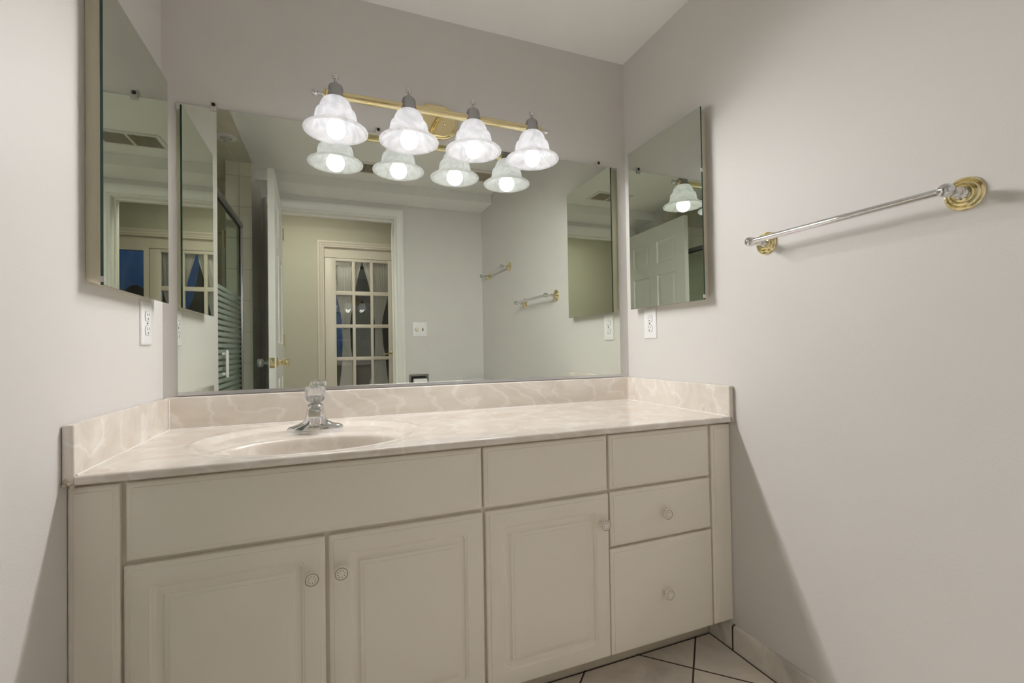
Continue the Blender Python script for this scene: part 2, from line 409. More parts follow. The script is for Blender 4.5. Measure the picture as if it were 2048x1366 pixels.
struct(b.build('wall_front', ['wall', 'hall_wall']), 'painted wall with the doorway, seen in the mirror', 'wall')
b = MB(); b.box((-0.11, -2.2, ZC), (W, 0, ZC + 0.09)); struct(b.build('ceiling', 'ceil'), 'white painted bathroom ceiling', 'ceiling')
b = MB(); b.box((0, YF, 2.140), (W, -1.81, ZC - 0.0005)); struct(b.build('trim_1', 'ceil'), 'white ceiling drop along the doorway wall', 'trim')
b = MB(); b.box((-1.2, -2.2, -0.1), (W, 0, 0)); struct(b.build('floor', 'floor'), 'beige floor tiles laid diagonally with dark grout', 'floor')
# shower recess
b = MB(); b.box((-1.12, -2.08, 0), (-1.0, -0.62, ZC)); struct(b.build('wall_shower_back', 'tile_yz'), 'tiled rear wall of the shower', 'wall')
b = MB(); b.box((-1.0, -0.731, 0), (-0.1105, -0.62, ZC)); struct(b.build('wall_shower_near', 'tile_xz'), 'tiled end wall of the shower behind the left wall', 'wall')
b = MB(); b.box((-1.0, YF + 0.0002, 0), (-0.1465, YF + 0.012, ZC - 0.012)); struct(b.build('wall_shower_far', 'tile_xz'), 'tiled end wall of the shower beside the doorway', 'wall')
b = MB(); b.box((-0.146, YF, 0), (0, -1.69, ZC - 0.0005), 1, {'+x': 0, '-x': 2}); struct(b.build('wall_shower_pier', ['wall', 'tile_xz', 'tile_yz']), 'tiled pier at the far end of the shower door', 'wall')
b = MB(); b.box((-1.12, -2.08, ZC - 0.012), (-0.002, -0.731, ZC + 0.09)); struct(b.build('ceiling_shower', 'tile_xy'), 'tiled ceiling over the shower', 'ceiling')
b = MB(); b.bevbox((-0.0015, -1.69, ZC - 0.014), (0.010, -0.731, ZC - 0.0005), 0.003); struct(b.build('trim_2', 'trim'), 'thin white bead where tiled and painted ceilings meet', 'trim')
b = MB(); b.box((-0.11, -1.69, 0), (-0.02, -0.732, 0.11)); struct(b.build('trim_3', 'tile_xy'), 'tiled shower curb', 'trim')
# skirting tiles with a rounded top edge
def skirting(name, pts, label):
    b = MB(); prof = [(0, 0), (0.0115, 0), (0.0115, 0.068), (0.0100, 0.0745), (0.0065, 0.0772), (0.0, 0.078)]
    (x0, y0), (x1, y1) = pts; d = Vector((x1 - x0, y1 - y0, 0)).normalized(); n = Vector((-d.y, d.x, 0))
    l0 = [Vector((x0, y0, 0)) + n * p + Vector((0, 0, z)) for p, z in prof]; l1 = [Vector((x1, y1, 0)) + n * p + Vector((0, 0, z)) for p, z in prof]
    b.loft([l0, l1], cap0=True, cap1=True); struct(b.build(name, 'base_tile'), label, 'baseboard')
skirting('baseboard_right', ((W, YF), (W, -0.445)), 'marble tile skirting along the right wall')
skirting('baseboard_left', ((0, -0.445), (0, -0.731)), 'marble tile skirting at the left wall')
b = MB(); b.box((W - 0.0160, YF, 0), (W - 0.0117, -0.4495, 0.0006)); b.box((0.012, -0.4495, 0), (W - 0.0117, -0.4455, 0.0006))
struct(b.build('trim_7', plain('dark_grout', (0.055, 0.042, 0.03), 0.8)), 'dark grout line along the skirting and toe kick', 'trim')
# hall beyond the doorway
YH = -3.28
b = MB()
FX0, FX1, FZ = 0.402, 1.80, 2.022
b.box((-1.3, YH - 0.12, 0), (FX0, YH, 2.5)); b.box((FX1, YH - 0.12, 0), (2.6, YH, 2.5)); b.box((FX0, YH - 0.12, FZ), (FX1, YH, 2.5))
struct(b.build('wall_hall', 'hall_wall'), 'olive hall wall around the glazed door', 'wall')
b = MB(); b.box((-1.3, YH, 0), (-1.2, -2.2, 2.5)); struct(b.build('wall_hall_left', 'hall_wall'), 'left end wall of the hall', 'wall')
b = MB(); b.box((2.5, YH, 0), (2.6, -2.2, 2.5)); struct(b.build('wall_hall_right', 'hall_wall'), 'right end wall of the hall', 'wall')
b = MB(); b.box((W + 0.12, -2.2, 0), (2.6, -2.08, 2.5)); struct(b.build('wall_hall_front', 'hall_wall'), 'hall side wall past the bathroom', 'wall')
b = MB(); b.box((-1.3, YH - 0.12, 2.40), (2.6, -2.2, 2.5)); struct(b.build('ceiling_hall', 'ceil'), 'hall ceiling', 'ceiling')
b = MB(); b.box((-1.3, YH - 0.12, -0.1), (2.6, -2.2, 0)); struct(b.build('floor_hall', 'floor'), 'hall floor', 'floor')
b = MB(); b.box((-12, -16, -0.14), (14, YH - 0.121, -0.1)); struct(b.build('ground', 'night'), 'dark garden ground outside', 'ground')
b = MB()
def sst0(a, c, x): return max(0.0, min(1.0, (x - a) / (c - a)))
vs = []; fs = []
for i in range(241):
    x = -11 + 24 * i / 240; h = 0.75 + 0.12 * math.sin(i * 0.9) + 3.6 * math.exp(-((x - 1.5) / 0.62) ** 4) + 1.45 * sst0(1.8, 2.7, x)
    vs += [(x, -9.0, -0.1), (x, -9.2, h), (x, -9.9, h - 0.1), (x, -10.2, -0.1)]
for i in range(240):
    for k in range(3): fs.append([i * 4 + k, i * 4 + k + 1, (i + 1) * 4 + k + 1, (i + 1) * 4 + k])
b.add(vs, fs, 0, True); o = b.build('hedge', 'night'); tag(o, 'dark hedge line outside under the blue evening sky', 'hedge')

# casings
def casing(name, x0, x1, z1, y, width, sgn, mat, label, depth=0.12, z0=0.0):
    """moulded frame around an opening plus the jamb lining; sgn +1 faces the mirror side"""
    prof = [(0.000, 0.0), (0.000, 0.011), (0.006, 0.013), (0.16, 0.0135), (0.22, 0.009), (0.30, 0.0145), (0.62, 0.0165), (0.74, 0.0225), (0.92, 0.0225), (1.0, 0.018), (1.0, 0.0)]
    b = MB(); path = [(x0, z0, -1, 0), (x0, z1, -1, 1), (x1, z1, 1, 1), (x1, z0, 1, 0)]
    loops = [[(px + dx * t * width, y + sgn * dp, pz + dz * t * width) for t, dp in prof] for px, pz, dx, dz in path]
    b.loft(loops, smooth=True, cap0=True, cap1=True)
    t = 0.0018
    ya, yb = y, y - sgn * depth
    b.box((x0 - 0.02, ya, z0), (x0 + t, yb, z1)); b.box((x1 - t, ya, z0), (x1 + 0.02, yb, z1)); b.box((x0 - 0.02, ya, z1 - t), (x1 + 0.02, yb, z1 + 0.02))
    # door stop
    b.box((x0, y - sgn * 0.05, z0), (x0 + 0.012, y - sgn * 0.085, z1 - 0.0125)); b.box((x1 - 0.012, y - sgn * 0.05, z0), (x1, y - sgn * 0.085, z1 - 0.0125)); b.box((x0, y - sgn * 0.05, z1 - 0.012), (x1, y - sgn * 0.085, z1))
    return struct(b.build(name, mat), label, 'trim')
casing('trim_4', DX0, DX1, DZ, YF, 0.078, 1, 'trim', 'white moulded casing around the bathroom doorway')
casing('trim_5', FX0, FX1, FZ, YH, 0.062, 1, 'cream', 'cream casing around the glazed garden door')

# bathroom door, open, six raised panels
def panelled_face(b, w, h, y, sgn, rects, mi=0):
    xs = sorted({0, w} | {r[0] for r in rects} | {r[1] for r in rects}); zs = sorted({0, h} | {r[2] for r in rects} | {r[3] for r in rects})
    def inr(x, z): return next((r for r in rects if r[0] < x < r[1] and r[2] < z < r[3]), None)
    for i in range(len(xs) - 1):
        for k in range(len(zs) - 1):
            if inr((xs[i] + xs[i + 1]) / 2, (zs[k] + zs[k + 1]) / 2): continue
            b.add([(xs[i], y, zs[k]), (xs[i + 1], y, zs[k]), (xs[i + 1], y, zs[k + 1]), (xs[i], y, zs[k + 1])], [[0, 1, 2, 3]], mi)
    for (a0, a1, c0, c1) in rects:
        loops = []
        for ins, dep in ((0, 0), (0.006, -0.006), (0.016, -0.008), (0.034, -0.0035), (0.040, -0.003)):
            loops.append([(a0 + ins, y + sgn * dep, c0 + ins), (a1 - ins, y + sgn * dep, c0 + ins), (a1 - ins, y + sgn * dep, c1 - ins), (a0 + ins, y + sgn * dep, c1 - ins)])
        b.loft(loops, mi, smooth=False, cap1=True)
DW, DH, DT = 0.826, 2.006, 0.035
dr = thing('door_1', 'white six panel bathroom door standing open with brass knob', 'door'); struct(dr)
b = MB()
c0, c1, c2, c3 = 0.115, 0.355, 0.467, 0.707
rects = [(a, bb, z0, z1) for a, bb in ((c0, c1), (c2, c3)) for z0, z1 in ((0.24, 0.80), (1.02, 1.58), (1.68, 1.87))]
panelled_face(b, DW, DH, DT / 2, 1, rects); panelled_face(b, DW, DH, -DT / 2, -1, rects)
for q in ([(0, -1, 0), (0, 1, 0), (0, 1, 1), (0, -1, 1)], [(1, -1, 0), (1, 1, 0), (1, 1, 1), (1, -1, 1)], [(0, -1, 1), (1, -1, 1), (1, 1, 1), (0, 1, 1)], [(0, -1, 0), (1, -1, 0), (1, 1, 0), (0, 1, 0)]):
    b.add([(x * DW, y * DT / 2, z * DH) for x, y, z in q], [[0, 1, 2, 3]])
b.build('door_panel', 'door', dr)
KZ, KX = 0.905, DW - 0.062
kprof = [(0.0, 0.0), (0.031, 0.0), (0.031, 0.003), (0.026, 0.007), (0.012, 0.010), (0.010, 0.024), (0.013, 0.028), (0.023, 0.036), (0.026, 0.047), (0.024, 0.057), (0.017, 0.063), (0.0, 0.065)]
b = MB(); b.lathe(kprof, along((KX, -DT / 2, KZ), (0, -1, 0)), 24); b.build('knob', 'brass', dr)['label'] = 'brass knob'
b = MB(); b.lathe(kprof, along((KX, DT / 2, KZ), (0, 1, 0)), 24); b.build('knob', 'chrome', dr)['label'] = 'chrome knob'
b = MB(); b.bevbox((DW - 0.001, -0.0125, KZ - 0.029), (DW + 0.0015, 0.0125, KZ + 0.029), 0.0006); b.lathe([(0, 0), (0.008, 0), (0.008, 0.009), (0.0, 0.009)], along((DW + 0.001, 0, KZ), (1, 0, 0)), 16, 1)
b.build('latch_plate', ['brass', 'vent_beige'], dr)
b = MB()
for z in (0.2, 1.0, 1.78): b.lathe([(0, 0), (0.006, 0), (0.006, 0.09), (0, 0.09)], Matrix.Translation((-0.004, -DT / 2 - 0.003, z)), 10)
b.build('hinge', 'brass', dr)
dr.location = (0.126, YF + 0.022, 0.012); dr.rotation_euler = (0, 0, math.radians(87.6))

# glazed garden door: 3 x 5 lites, curtains beyond
fd = thing('door_2', 'cream garden door with fifteen glass panes in the hall', 'door', (0.413, YH - 0.04, 0)); struct(fd)
PX = [(0.514, 0.669), (0.698, 0.847), (0.875, 1.025)]; PZ = [(0.243, 0.545), (0.577, 0.880), (0.914, 1.211), (1.247, 1.545), (1.586, 1.889)]
b = MB(); y0, y1 = YH - 0.062, YH - 0.02
LX0, LX1, LZ0, LZ1 = 0.408, 1.108, 0.012, 1.918
def bar(b, a, c): b.bevbox(a, c, 0.003, 0, 2)
bar(b, (LX0, y0, LZ0), (PX[0][0], y1, LZ1)); bar(b, (PX[2][1], y0, LZ0), (LX1, y1, LZ1))
bar(b, (PX[0][0] - .002, y0, LZ0), (PX[2][1] + .002, y1, PZ[0][0])); bar(b, (PX[0][0] - .002, y0, PZ[4][1]), (PX[2][1] + .002, y1, LZ1))
for i in range(2): bar(b, (PX[i][1], y0 + 0.004, PZ[0][0]), (PX[i + 1][0], y1 - 0.002, PZ[4][1]))
for k in range(4): bar(b, (PX[0][0], y0 + 0.005, PZ[k][1]), (PX[2][1], y1 - 0.003, PZ[k + 1][0]))
rel(b.build('door_leaf', 'cream'), fd)
b = MB(); b.box((PX[0][0] - .004, YH - 0.044, PZ[0][0] - .004), (PX[2][1] + .004, YH - 0.040, PZ[4][1] + .004)); rel(b.build('glass', 'glass'), fd)
b = MB(); b.lathe([(0, 0), (0.027, 0), (0.027, 0.004), (0.02, 0.008), (0.010, 0.012), (0.009, 0.045), (0, 0.046)], along((1.062, y1, 0.94), (0, 1, 0)), 20)
b.tube([(1.065, y1 + 0.040, 0.94), (1.03, y1 + 0.044, 0.944), (0.99, y1 + 0.042, 0.938), (0.965, y1 + 0.040, 0.944)], [0.009, 0.008, 0.007, 0.006], 10)
rel(b.build('lever_handle', 'brass'), fd)
b = MB(); b.box((LX0 - 0.004, YH - 0.07, LZ1 + 0.004), (FX1, YH - 0.022, FZ)); b.box((LX1 + 0.003, YH - 0.07, 0), (LX1 + 0.03, YH - 0.022, LZ1 + 0.004)); struct(b.build('trim_6', 'cream'), 'cream head and mullion over the garden door', 'trim')
wn = thing('window_1', 'tall clear side window beside the garden door', 'window', (1.45, YH - 0.04, 0)); struct(wn)
b = MB()
wx0, wx1 = LX1 + 0.03, FX1
b.box((wx0, y0, 0.0), (wx1, y1, 0.14)); b.box((wx0, y0, LZ1 - 0.02), (wx1, y1, LZ1 + 0.004)); b.box((wx0, y0, 0.14), (wx0 + 0.012, y1, LZ1 - 0.02)); b.box((wx1 - 0.05, y0, 0.14), (wx1, y1, LZ1 - 0.02))
rel(b.build('window_frame', 'cream'), wn)
b = MB(); b.box((wx0 + 0.012, YH - 0.044, 0.14), (wx1 - 0.05, YH - 0.040, LZ1 - 0.02)); rel(b.build('glass', 'glass'), wn)

def curtain(name, keys, label, n=72, nz=44, folds=9):
    """keys: (z, left, right) from top to bottom; a gathered sheet with pleats"""
    b = MB(); front = []; back = []
    for i in range(nz + 1):
        z = keys[0][0] + (keys[-1][0] - keys[0][0]) * i / nz
        for q in range(len(keys) - 1):
            if keys[q][0] >= z >= keys[q + 1][0]:
                t = (keys[q][0] - z) / (keys[q][0] - keys[q + 1][0]); t = t * t * (3 - 2 * t) * 0.6 + t * 0.4
                l = keys[q][1] + t * (keys[q + 1][1] - keys[q][1]); r = keys[q][2] + t * (keys[q + 1][2] - keys[q][2]); break
        row = []; rb = []
        for k in range(n + 1):
            u = k / n; a = 0.007 * math.sin(2 * PI * folds * u + 0.5 * math.sin(z * 5)) + 0.003 * math.sin(2 * PI * 23 * u)
            row.append((l + u * (r - l), YH - 0.090 + a, z)); rb.append((l + u * (r - l), YH - 0.0915 + a, z))
        front.append(row); back.append(rb)
    b.loft(front, closed=False); b.loft([x[::-1] for x in back], closed=False)
    o = b.build(name, 'sheer', auto=False); return tag(o, label, 'curtain', 'tied sheer curtains on the garden door')
curtain('curtain', [(1.93, .47, .765), (1.59, .515, .70), (1.25, .57, .645), (1.05, .575, .65), (.88, .565, .665), (.3, .50, .73)], 'white tied sheer curtain behind the garden door, on its hinge side')
curtain('curtain', [(1.93, .772, 1.05), (1.59, .845, 1.03), (1.25, .893, .965), (1.05, .892, .975), (.88, .885, 1.0), (.3, .76, 1.06)], 'white tied sheer curtain behind the garden door, on its handle side')

# ================================================================== VANITY CABINET
vc = thing('vanity_cabinet', 'almond vanity cabinet with raised panel doors and drawers under the countertop', 'cabinet', (W / 2, -0.27, 0))
YD = -0.543          # front face of the doors
YB = -0.524          # face of the carcass
b = MB()
b.box((0.001, YB, 0.094), (W - 0.001, YB + 0.018, HC - 0.0195)); b.box((0.001, YB + 0.018, 0.094), (0.016, -0.01, HC - 0.0195)); b.box((W - 0.016, YB + 0.018, 0.094), (W - 0.001, -0.01, HC - 0.0195)); b.box((0.016, YB + 0.018, 0.094), (W - 0.016, -0.01, 0.110))
rel(b.build('carcass', 'almond'), vc)
b = MB(); b.bevbox((0.002, -0.445, 0.001), (W - 0.012, -0.430, 0.0935), 0.002); rel(b.build('toe_kick', 'kick'), vc)
EDGE = [(0, 0.0178, .002), (0, 0.0062, .002), (0.0008, 0.0046, .0025), (0.0028, 0.0032, .003), (0.0060, 0.0024, .003), (0.0098, 0.0020, .003), (0.0108, 0.0003, .003), (0.0125, 0.0, .003)]
PANEL = [(0.043, 0.0, .013), (0.0450, 0.0018, .0125), (0.0480, 0.0022, .012), (0.0520, 0.0075, .009), (0.0580, 0.0084, .006), (0.0630, 0.0072, .003), (0.0675, 0.0040, .001), (0.0677, 0.0026, .001), (0.0735, 0.0018, .001), (0.0765, 0.0012, .001), (0.0767, 0.0002, .001), (0.079, 0.0002, .001)]
def slab(x0, x1, z0, z1, prof, name, parent, mat='almond', yf=YD):
    b = MB(); cx, cz, hw, hh = (x0 + x1) / 2, (z0 + z1) / 2, (x1 - x0) / 2, (z1 - z0) / 2
    loops = [[(x, yf + dep, z) for x, z in rr(cx, cz, hw - ins, hh - ins, r)] for ins, dep, r in prof]
    b.loft(loops, cap0=True, cap1=True); o = b.build(name, mat, auto=False); o.data.set_sharp_from_angle(angle=math.radians(24)); return rel(o, parent)
def knob(x, z, parent):
    b = MB(); m = along((x, YD, z), (0, -1, 0))
    b.lathe([(0, 0), (0.0085, 0), (0.0085, 0.002), (0.0065, 0.005), (0.0065, 0.010), (0.0095, 0.014), (0.0150, 0.0165), (0.0162, 0.019), (0.0162, 0.022), (0.0152, 0.0236), (0.0140, 0.0240)], m, 32, 0, cap=False)
    b.lathe([(0.0140, 0.0240), (0.0137, 0.0228), (0.0128, 0.0228), (0.0125, 0.0238)], m, 32, 1, cap=False)
    b.lathe([(0.0125, 0.0238), (0.0060, 0.0244), (0, 0.0245)], m, 32, 0)
    for k in range(8):       # pierced rosette
        a = 2 * PI * k / 8 + 0.2; r = 0.0072; c = m @ Vector((r * math.cos(a), r * math.sin(a), 0.0244))
        e1 = (m.to_3x3() @ Vector((math.cos(a), math.sin(a), 0))) * 0.0021; e2 = (m.to_3x3() @ Vector((-math.sin(a), math.cos(a), 0))) * 0.0014; nn = m.to_3x3() @ Vector((0, 0, 0.0004))
        b.add([c - e1 * 0.4, c - e2, c + e1, c + e2, c - e1 * 0.4 + nn, c - e2 + nn, c + e1 + nn, c + e2 + nn], [[4, 5, 6, 7], [0, 1, 5, 4], [1, 2, 6, 5], [2, 3, 7, 6], [3, 0, 4, 7]], 1)
    o = b.build('knob', ['almond', 'almond_dark']); o.parent = parent; o.matrix_parent_inverse = parent.matrix_world.inverted(); return o
bpy.context.view_layer.update()
ZT, ZM, ZB = 0.7225, 0.567, 0.0945
slab(0.001, 0.082, ZB, ZT, EDGE, 'filler_panel', vc); slab(1.595, W - 0.001, ZB, ZT, EDGE, 'filler_panel', vc)
slab(0.092, 0.8325, ZM, ZT, EDGE, 'false_front', vc); slab(0.838, 1.2085, ZM, ZT, EDGE, 'false_front', vc); slab(1.216, 1.585, ZM, ZT, EDGE, 'false_front', vc)
doors = [slab(0.088, 0.458, ZB, 0.557, EDGE + PANEL, 'door', vc), slab(0.4655, 0.834, ZB, 0.557, EDGE + PANEL, 'door', vc), slab(0.8415, 1.2115, ZB, 0.557, EDGE + PANEL, 'door', vc)]
drs = [slab(1.217, 1.587, 0.4025, 0.5585, EDGE, 'drawer', vc), slab(1.214, 1.5895, ZB, 0.3955, EDGE, 'drawer', vc)]
bpy.context.view_layer.update()
for d, (x, z) in zip(doors + drs, ((0.431, 0.4765), (0.492, 0.478), (1.186, 0.4785), (1.402, 0.477), (1.402, 0.240))): knob(x, z, d)

# ================================================================== COUNTERTOP with integral basin
ct = thing('vanity_countertop', 'cream cultured marble countertop with integral oval sink basin', 'countertop', (W / 2, -0.28, HC))
SX, SY = 0.428, -0.300
def sst(a, c, x):
    t = max(0.0, min(1.0, (x - a) / (c - a))); return t * t * (3 - 2 * t)
def top_z(x, y):
    r1 = math.hypot((x - SX) / 0.272, (y - SY) / 0.222)
    z = 0.0
    if r1 < 1.12:
        z += 0.0030 * math.exp(-((r1 - 1.03) / 0.030) ** 2) - 0.0085 * (1 - sst(0.86, 1.0, r1))
        r2 = math.hypot((x - SX) / 0.205, (y + 0.390) / 0.122)
        z -= 0.0035 * (1 - sst(1.06, 1.35, r2))
    return z
b = MB(); T = 0.020
xs = [T + (W - 2 * T) * i / 400 for i in range(401)]
rows = []
for (y, dz) in ((-0.44, -0.0185), (-0.5535, -0.0185), (-0.5575, -0.0178), (-0.5594, -0.0155), (-0.5600, -0.012), (-0.5600, -0.0085), (-0.5592, -0.0048), (-0.5574, -0.0019), (-0.5555, -0.0005), (-0.5535, 0.0)):
    rows.append([(x, y, HC + dz) for x in xs])
b.loft(rows, closed=False)
XS = 0.90                                   # right end of the patch that holds the basin
b.add([(XS, -0.5535, HC), (W - T, -0.5535, HC), (W - T, -T, HC), (XS, -T, HC)], [[0, 1, 2, 3]], 0, True)
NK = 160; BC = (SX, -0.390)
def edge_pt(c, s_):
    """where the ray from the basin centre meets the patch's rectangle"""
    t = 9.0
    if c > 1e-9: t = min(t, (XS - BC[0]) / c)
    if c < -1e-9: t = min(t, (T - BC[0]) / c)
    if s_ > 1e-9: t = min(t, (-T - BC[1]) / s_)
    if s_ < -1e-9: t = min(t, (-0.5535 - BC[1]) / s_)
    return t
loops = []
angs = sorted([2 * PI * k / NK for k in range(NK)] + [math.atan2(yy_ - BC[1], xx_ - BC[0]) % (2 * PI) for xx_ in (T, XS) for yy_ in (-T, -0.5535)])
bowl = [(.10, -.136), (.25, -.134), (.42, -.130), (.58, -.122), (.72, -.110), (.82, -.094), (.89, -.074), (.935, -.052), (.965, -.033), (.985, -.0215), (1.0, -.0160), (1.015, -.0130), (1.035, -.0114), (1.06, -.0110)]
for q, z in bowl:
    loops.append([(BC[0] + .205 * q * math.cos(a), BC[1] + .122 * q * math.sin(a), HC + z) for a in angs])
for j in range(1, 61):
    u = j / 60.0; l = []
    for a in angs:
        px, py = .205 * 1.06 * math.cos(a), .122 * 1.06 * math.sin(a); h_ = math.hypot(px, py); c_, s_ = px / h_, py / h_
        # ray from the basin centre; the rim ellipse lies at tr, the rectangle at te
        te = edge_pt(math.cos(a), math.sin(a)) ; ex, ey = BC[0] + te * math.cos(a), BC[1] + te * math.sin(a)
        x = BC[0] + px + (ex - BC[0] - px) * u; y = BC[1] + py + (ey - BC[1] - py) * u
        l.append((x, y, HC + top_z(x, y)))
    loops.append(l)
b.loft(loops, cap0=True); T_ = 0
o = b.build('top_slab', 'marble', auto=False); rel(o, ct)
sp = [(0, 0), (0, 1), (1, 1), (1, 0)]
def splash(name, a, c, axis):
    """upstand with an eased top edge"""
    b = MB(); b.bevbox(a, c, 0.004, 0, 3); return rel(b.build(name, 'marble'), ct)
splash('backsplash', (T, -T, HC - 0.004), (W - T, -0.0005, HC + 0.0978), 0)
splash('side_splash', (0.0008, -D, HC - 0.018), (T, -0.0005, HC + 0.0978), 1); splash('side_splash', (W - T, -D, HC - 0.018), (W - 0.0008, -0.0005, HC + 0.0978), 1)
b = MB(); zb = HC - 0.1358
b.lathe([(0, 0), (0.012, 0.0), (0.0125, 0.004), (0.021, 0.0045), (0.0225, 0.002), (0.0225, -0.002)], Matrix.Translation((SX, -0.39, zb)), 24); rel(b.build('drain', 'chrome'), ct)
# beads of sealant at the inner corners
b = MB()
b.tube([(T + 0.001, -0.553, HC + 0.0008), (T + 0.001, -T - 0.001, HC + 0.0008)], 0.0022, 8); b.tube([(W - T - 0.001, -0.553, HC + 0.0008), (W - T - 0.001, -T - 0.001, HC + 0.0008)], 0.0022, 8)
b.tube([(T, -T - 0.001, HC + 0.0008), (W - T, -T - 0.001, HC + 0.0008)], 0.0024, 8); b.tube([(T + 0.001, -T - 0.001, HC), (T + 0.001, -T - 0.001, HC + 0.094)], 0.0018, 8); b.tube([(W - T - 0.001, -T - 0.001, HC), (W - T - 0.001, -T - 0.001, HC + 0.094)], 0.0018, 8)
rel(b.build('sealant_bead', plain('sealant', (0.84, 0.80, 0.76), 0.3)), ct)
for (x, sx) in ((0.008, 1), (W - 0.008, -1)):
    b = MB()
    for k in range(9):
        bm = bmesh.new(); bmesh.ops.create_icosphere(bm, subdivisions=1, radius=random.uniform(0.0025, 0.005))
        off = Vector((x + sx * random.uniform(-0.003, 0.012), -D - 0.0005, HC - random.uniform(0.002, 0.024)))
        for v in bm.verts: v.co = v.co + off
        b.bm(bm, 0, True)
    rel(b.build('old_caulk', 'caulk'), ct)

# ================================================================== FAUCET
FXc, FYc = 0.428, -0.158; FZ0 = HC - 0.0086
fa = thing('faucet', 'chrome single knob faucet with clear acrylic handle behind the sink', 'faucet', (FXc, FYc, FZ0))
b = MB()
def sup(hx, hy, z, n=40, e=2.6, cy=0.0):
    pts = []
    for k in range(n):
        a = 2 * PI * k / n; c, s = math.cos(a), math.sin(a)
        pts.append((math.copysign(abs(c) ** (2 / e), c) * hx, cy + math.copysign(abs(s) ** (2 / e), s) * hy, z))
    return pts
b.loft([sup(.0785, .026, 0), sup(.079, .0265, .003), sup(.078, .0258, .009), sup(.074, .0235, .0135), sup(.062, .0225, .0165), sup(.048, .0225, .0205), sup(.037, .0228, .026), sup(.0310, .0232, .034), sup(.0278, .0236, .044), sup(.0255, .0234, .056), sup(.0240, .0226, .068), sup(.0235, .0220, .0735), sup(.0205, .0190, .0765)], cap0=True, cap1=True)
b.build('body', 'chrome', fa)
b = MB()   # spout
loops = []
for (y, z, hx, hz) in ((-.006, .052, .0215, .017), (-.024, .0555, .0212, .0165), (-.044, .0575, .0200, .0150), (-.062, .0580, .0190, .0138), (-.074, .0575, .0180, .0125), (-.079, .0565, .0160, .0105)):
    loops.append([(p[0], y, z + p[1]) for p in [(q[0], q[1]) for q in sup(hx, hz, 0, 28, 3.6)]])
b.loft(loops, cap0=True, cap1=True); b.build('spout', 'chrome', fa)
b = MB(); b.lathe([(0, 0), (.0108, 0), (.0118, .002), (.0118, .011), (.0128, .013), (.0128, .020), (0, .020)], Matrix.Translation((0, -.064, .032)), 24); b.build('aerator', 'nickel', fa)
b = MB(); b.lathe([(0, .070), (.0205, .072), (.0210, .077), (.0185, .080), (.0150, .0815), (.0075, .083), (.0065, .098), (0, .099)], Matrix(), 28); b.build('stem_collar', 'chrome', fa)
b = MB(); loops = []     # fluted acrylic knob
for (r, z, fl) in ((.014, .083, 0), (.020, .0850, .04), (.0262, .0915, .13), (.0300, .101, .17), (.0312, .110, .17), (.0300, .119, .15), (.0270, .127, .08), (.0245, .1305, .02), (.0218, .1318, 0), (.0195, .1305, 0), (.0165, .1262, 0), (.010, .1248, 0)):
    loops.append([(r * (1 - fl * (0.5 + 0.5 * math.cos(10 * a)) ** 2) * math.cos(a), r * (1 - fl * (0.5 + 0.5 * math.cos(10 * a)) ** 2) * math.sin(a), z) for a in [2 * PI * k / 100 for k in range(100)]])
b.loft(loops, cap0=True, cap1=True); kn = b.build('handle_knob', 'acrylic', fa); kn['label'] = 'clear fluted acrylic knob'
b = MB(); b.lathe([(0, .1225), (.0040, .1250), (.0048, .1256), (.0048, .1270), (.0022, .1276), (0, .1276)], Matrix(), 12); o = b.build('index_button', 'nickel'); o.parent = kn

# ================================================================== WALL MIRROR
mr_ = thing('wall_mirror', 'wide frameless wall mirror above the countertop, held by clips', 'mirror', (W / 2, 0, 0.853))
b = MB(); b.box((0.039, -0.006, 0.858), (1.629, -0.0008, 1.747), 1, {'-y': 0}); rel(b.build('mirror_glass', ['mirror', 'green_edge']), mr_)
b = MB(); b.box((0.040, -0.0075, 0.8488), (1.633, -0.0004, 0.8505)); b.bevbox((0.040, -0.0085, 0.8488), (1.633, -0.0066, 0.8600), 0.0005, 0, 1); rel(b.build('bottom_channel', 'alum'), mr_)
for x in (0.1375, 0.636, 1.537):
    b = MB(); b.bevbox((x - 0.009, -0.0105, 1.7385), (x + 0.009, -0.0062, 1.7500), 0.001, 0, 2); b.bevbox((x - 0.009, -0.0085, 1.7472), (x + 0.009, -0.0005, 1.766), 0.001, 0, 2)
    b.lathe([(0, 0), (.0058, 0), (.0058, .0015), (.0035, .003), (0, .003)], along((x, -0.0085, 1.7575), (0, -1, 0)), 12, 1)
    rel(b.build('mirror_clip', ['clip', 'dark_metal']), mr_)

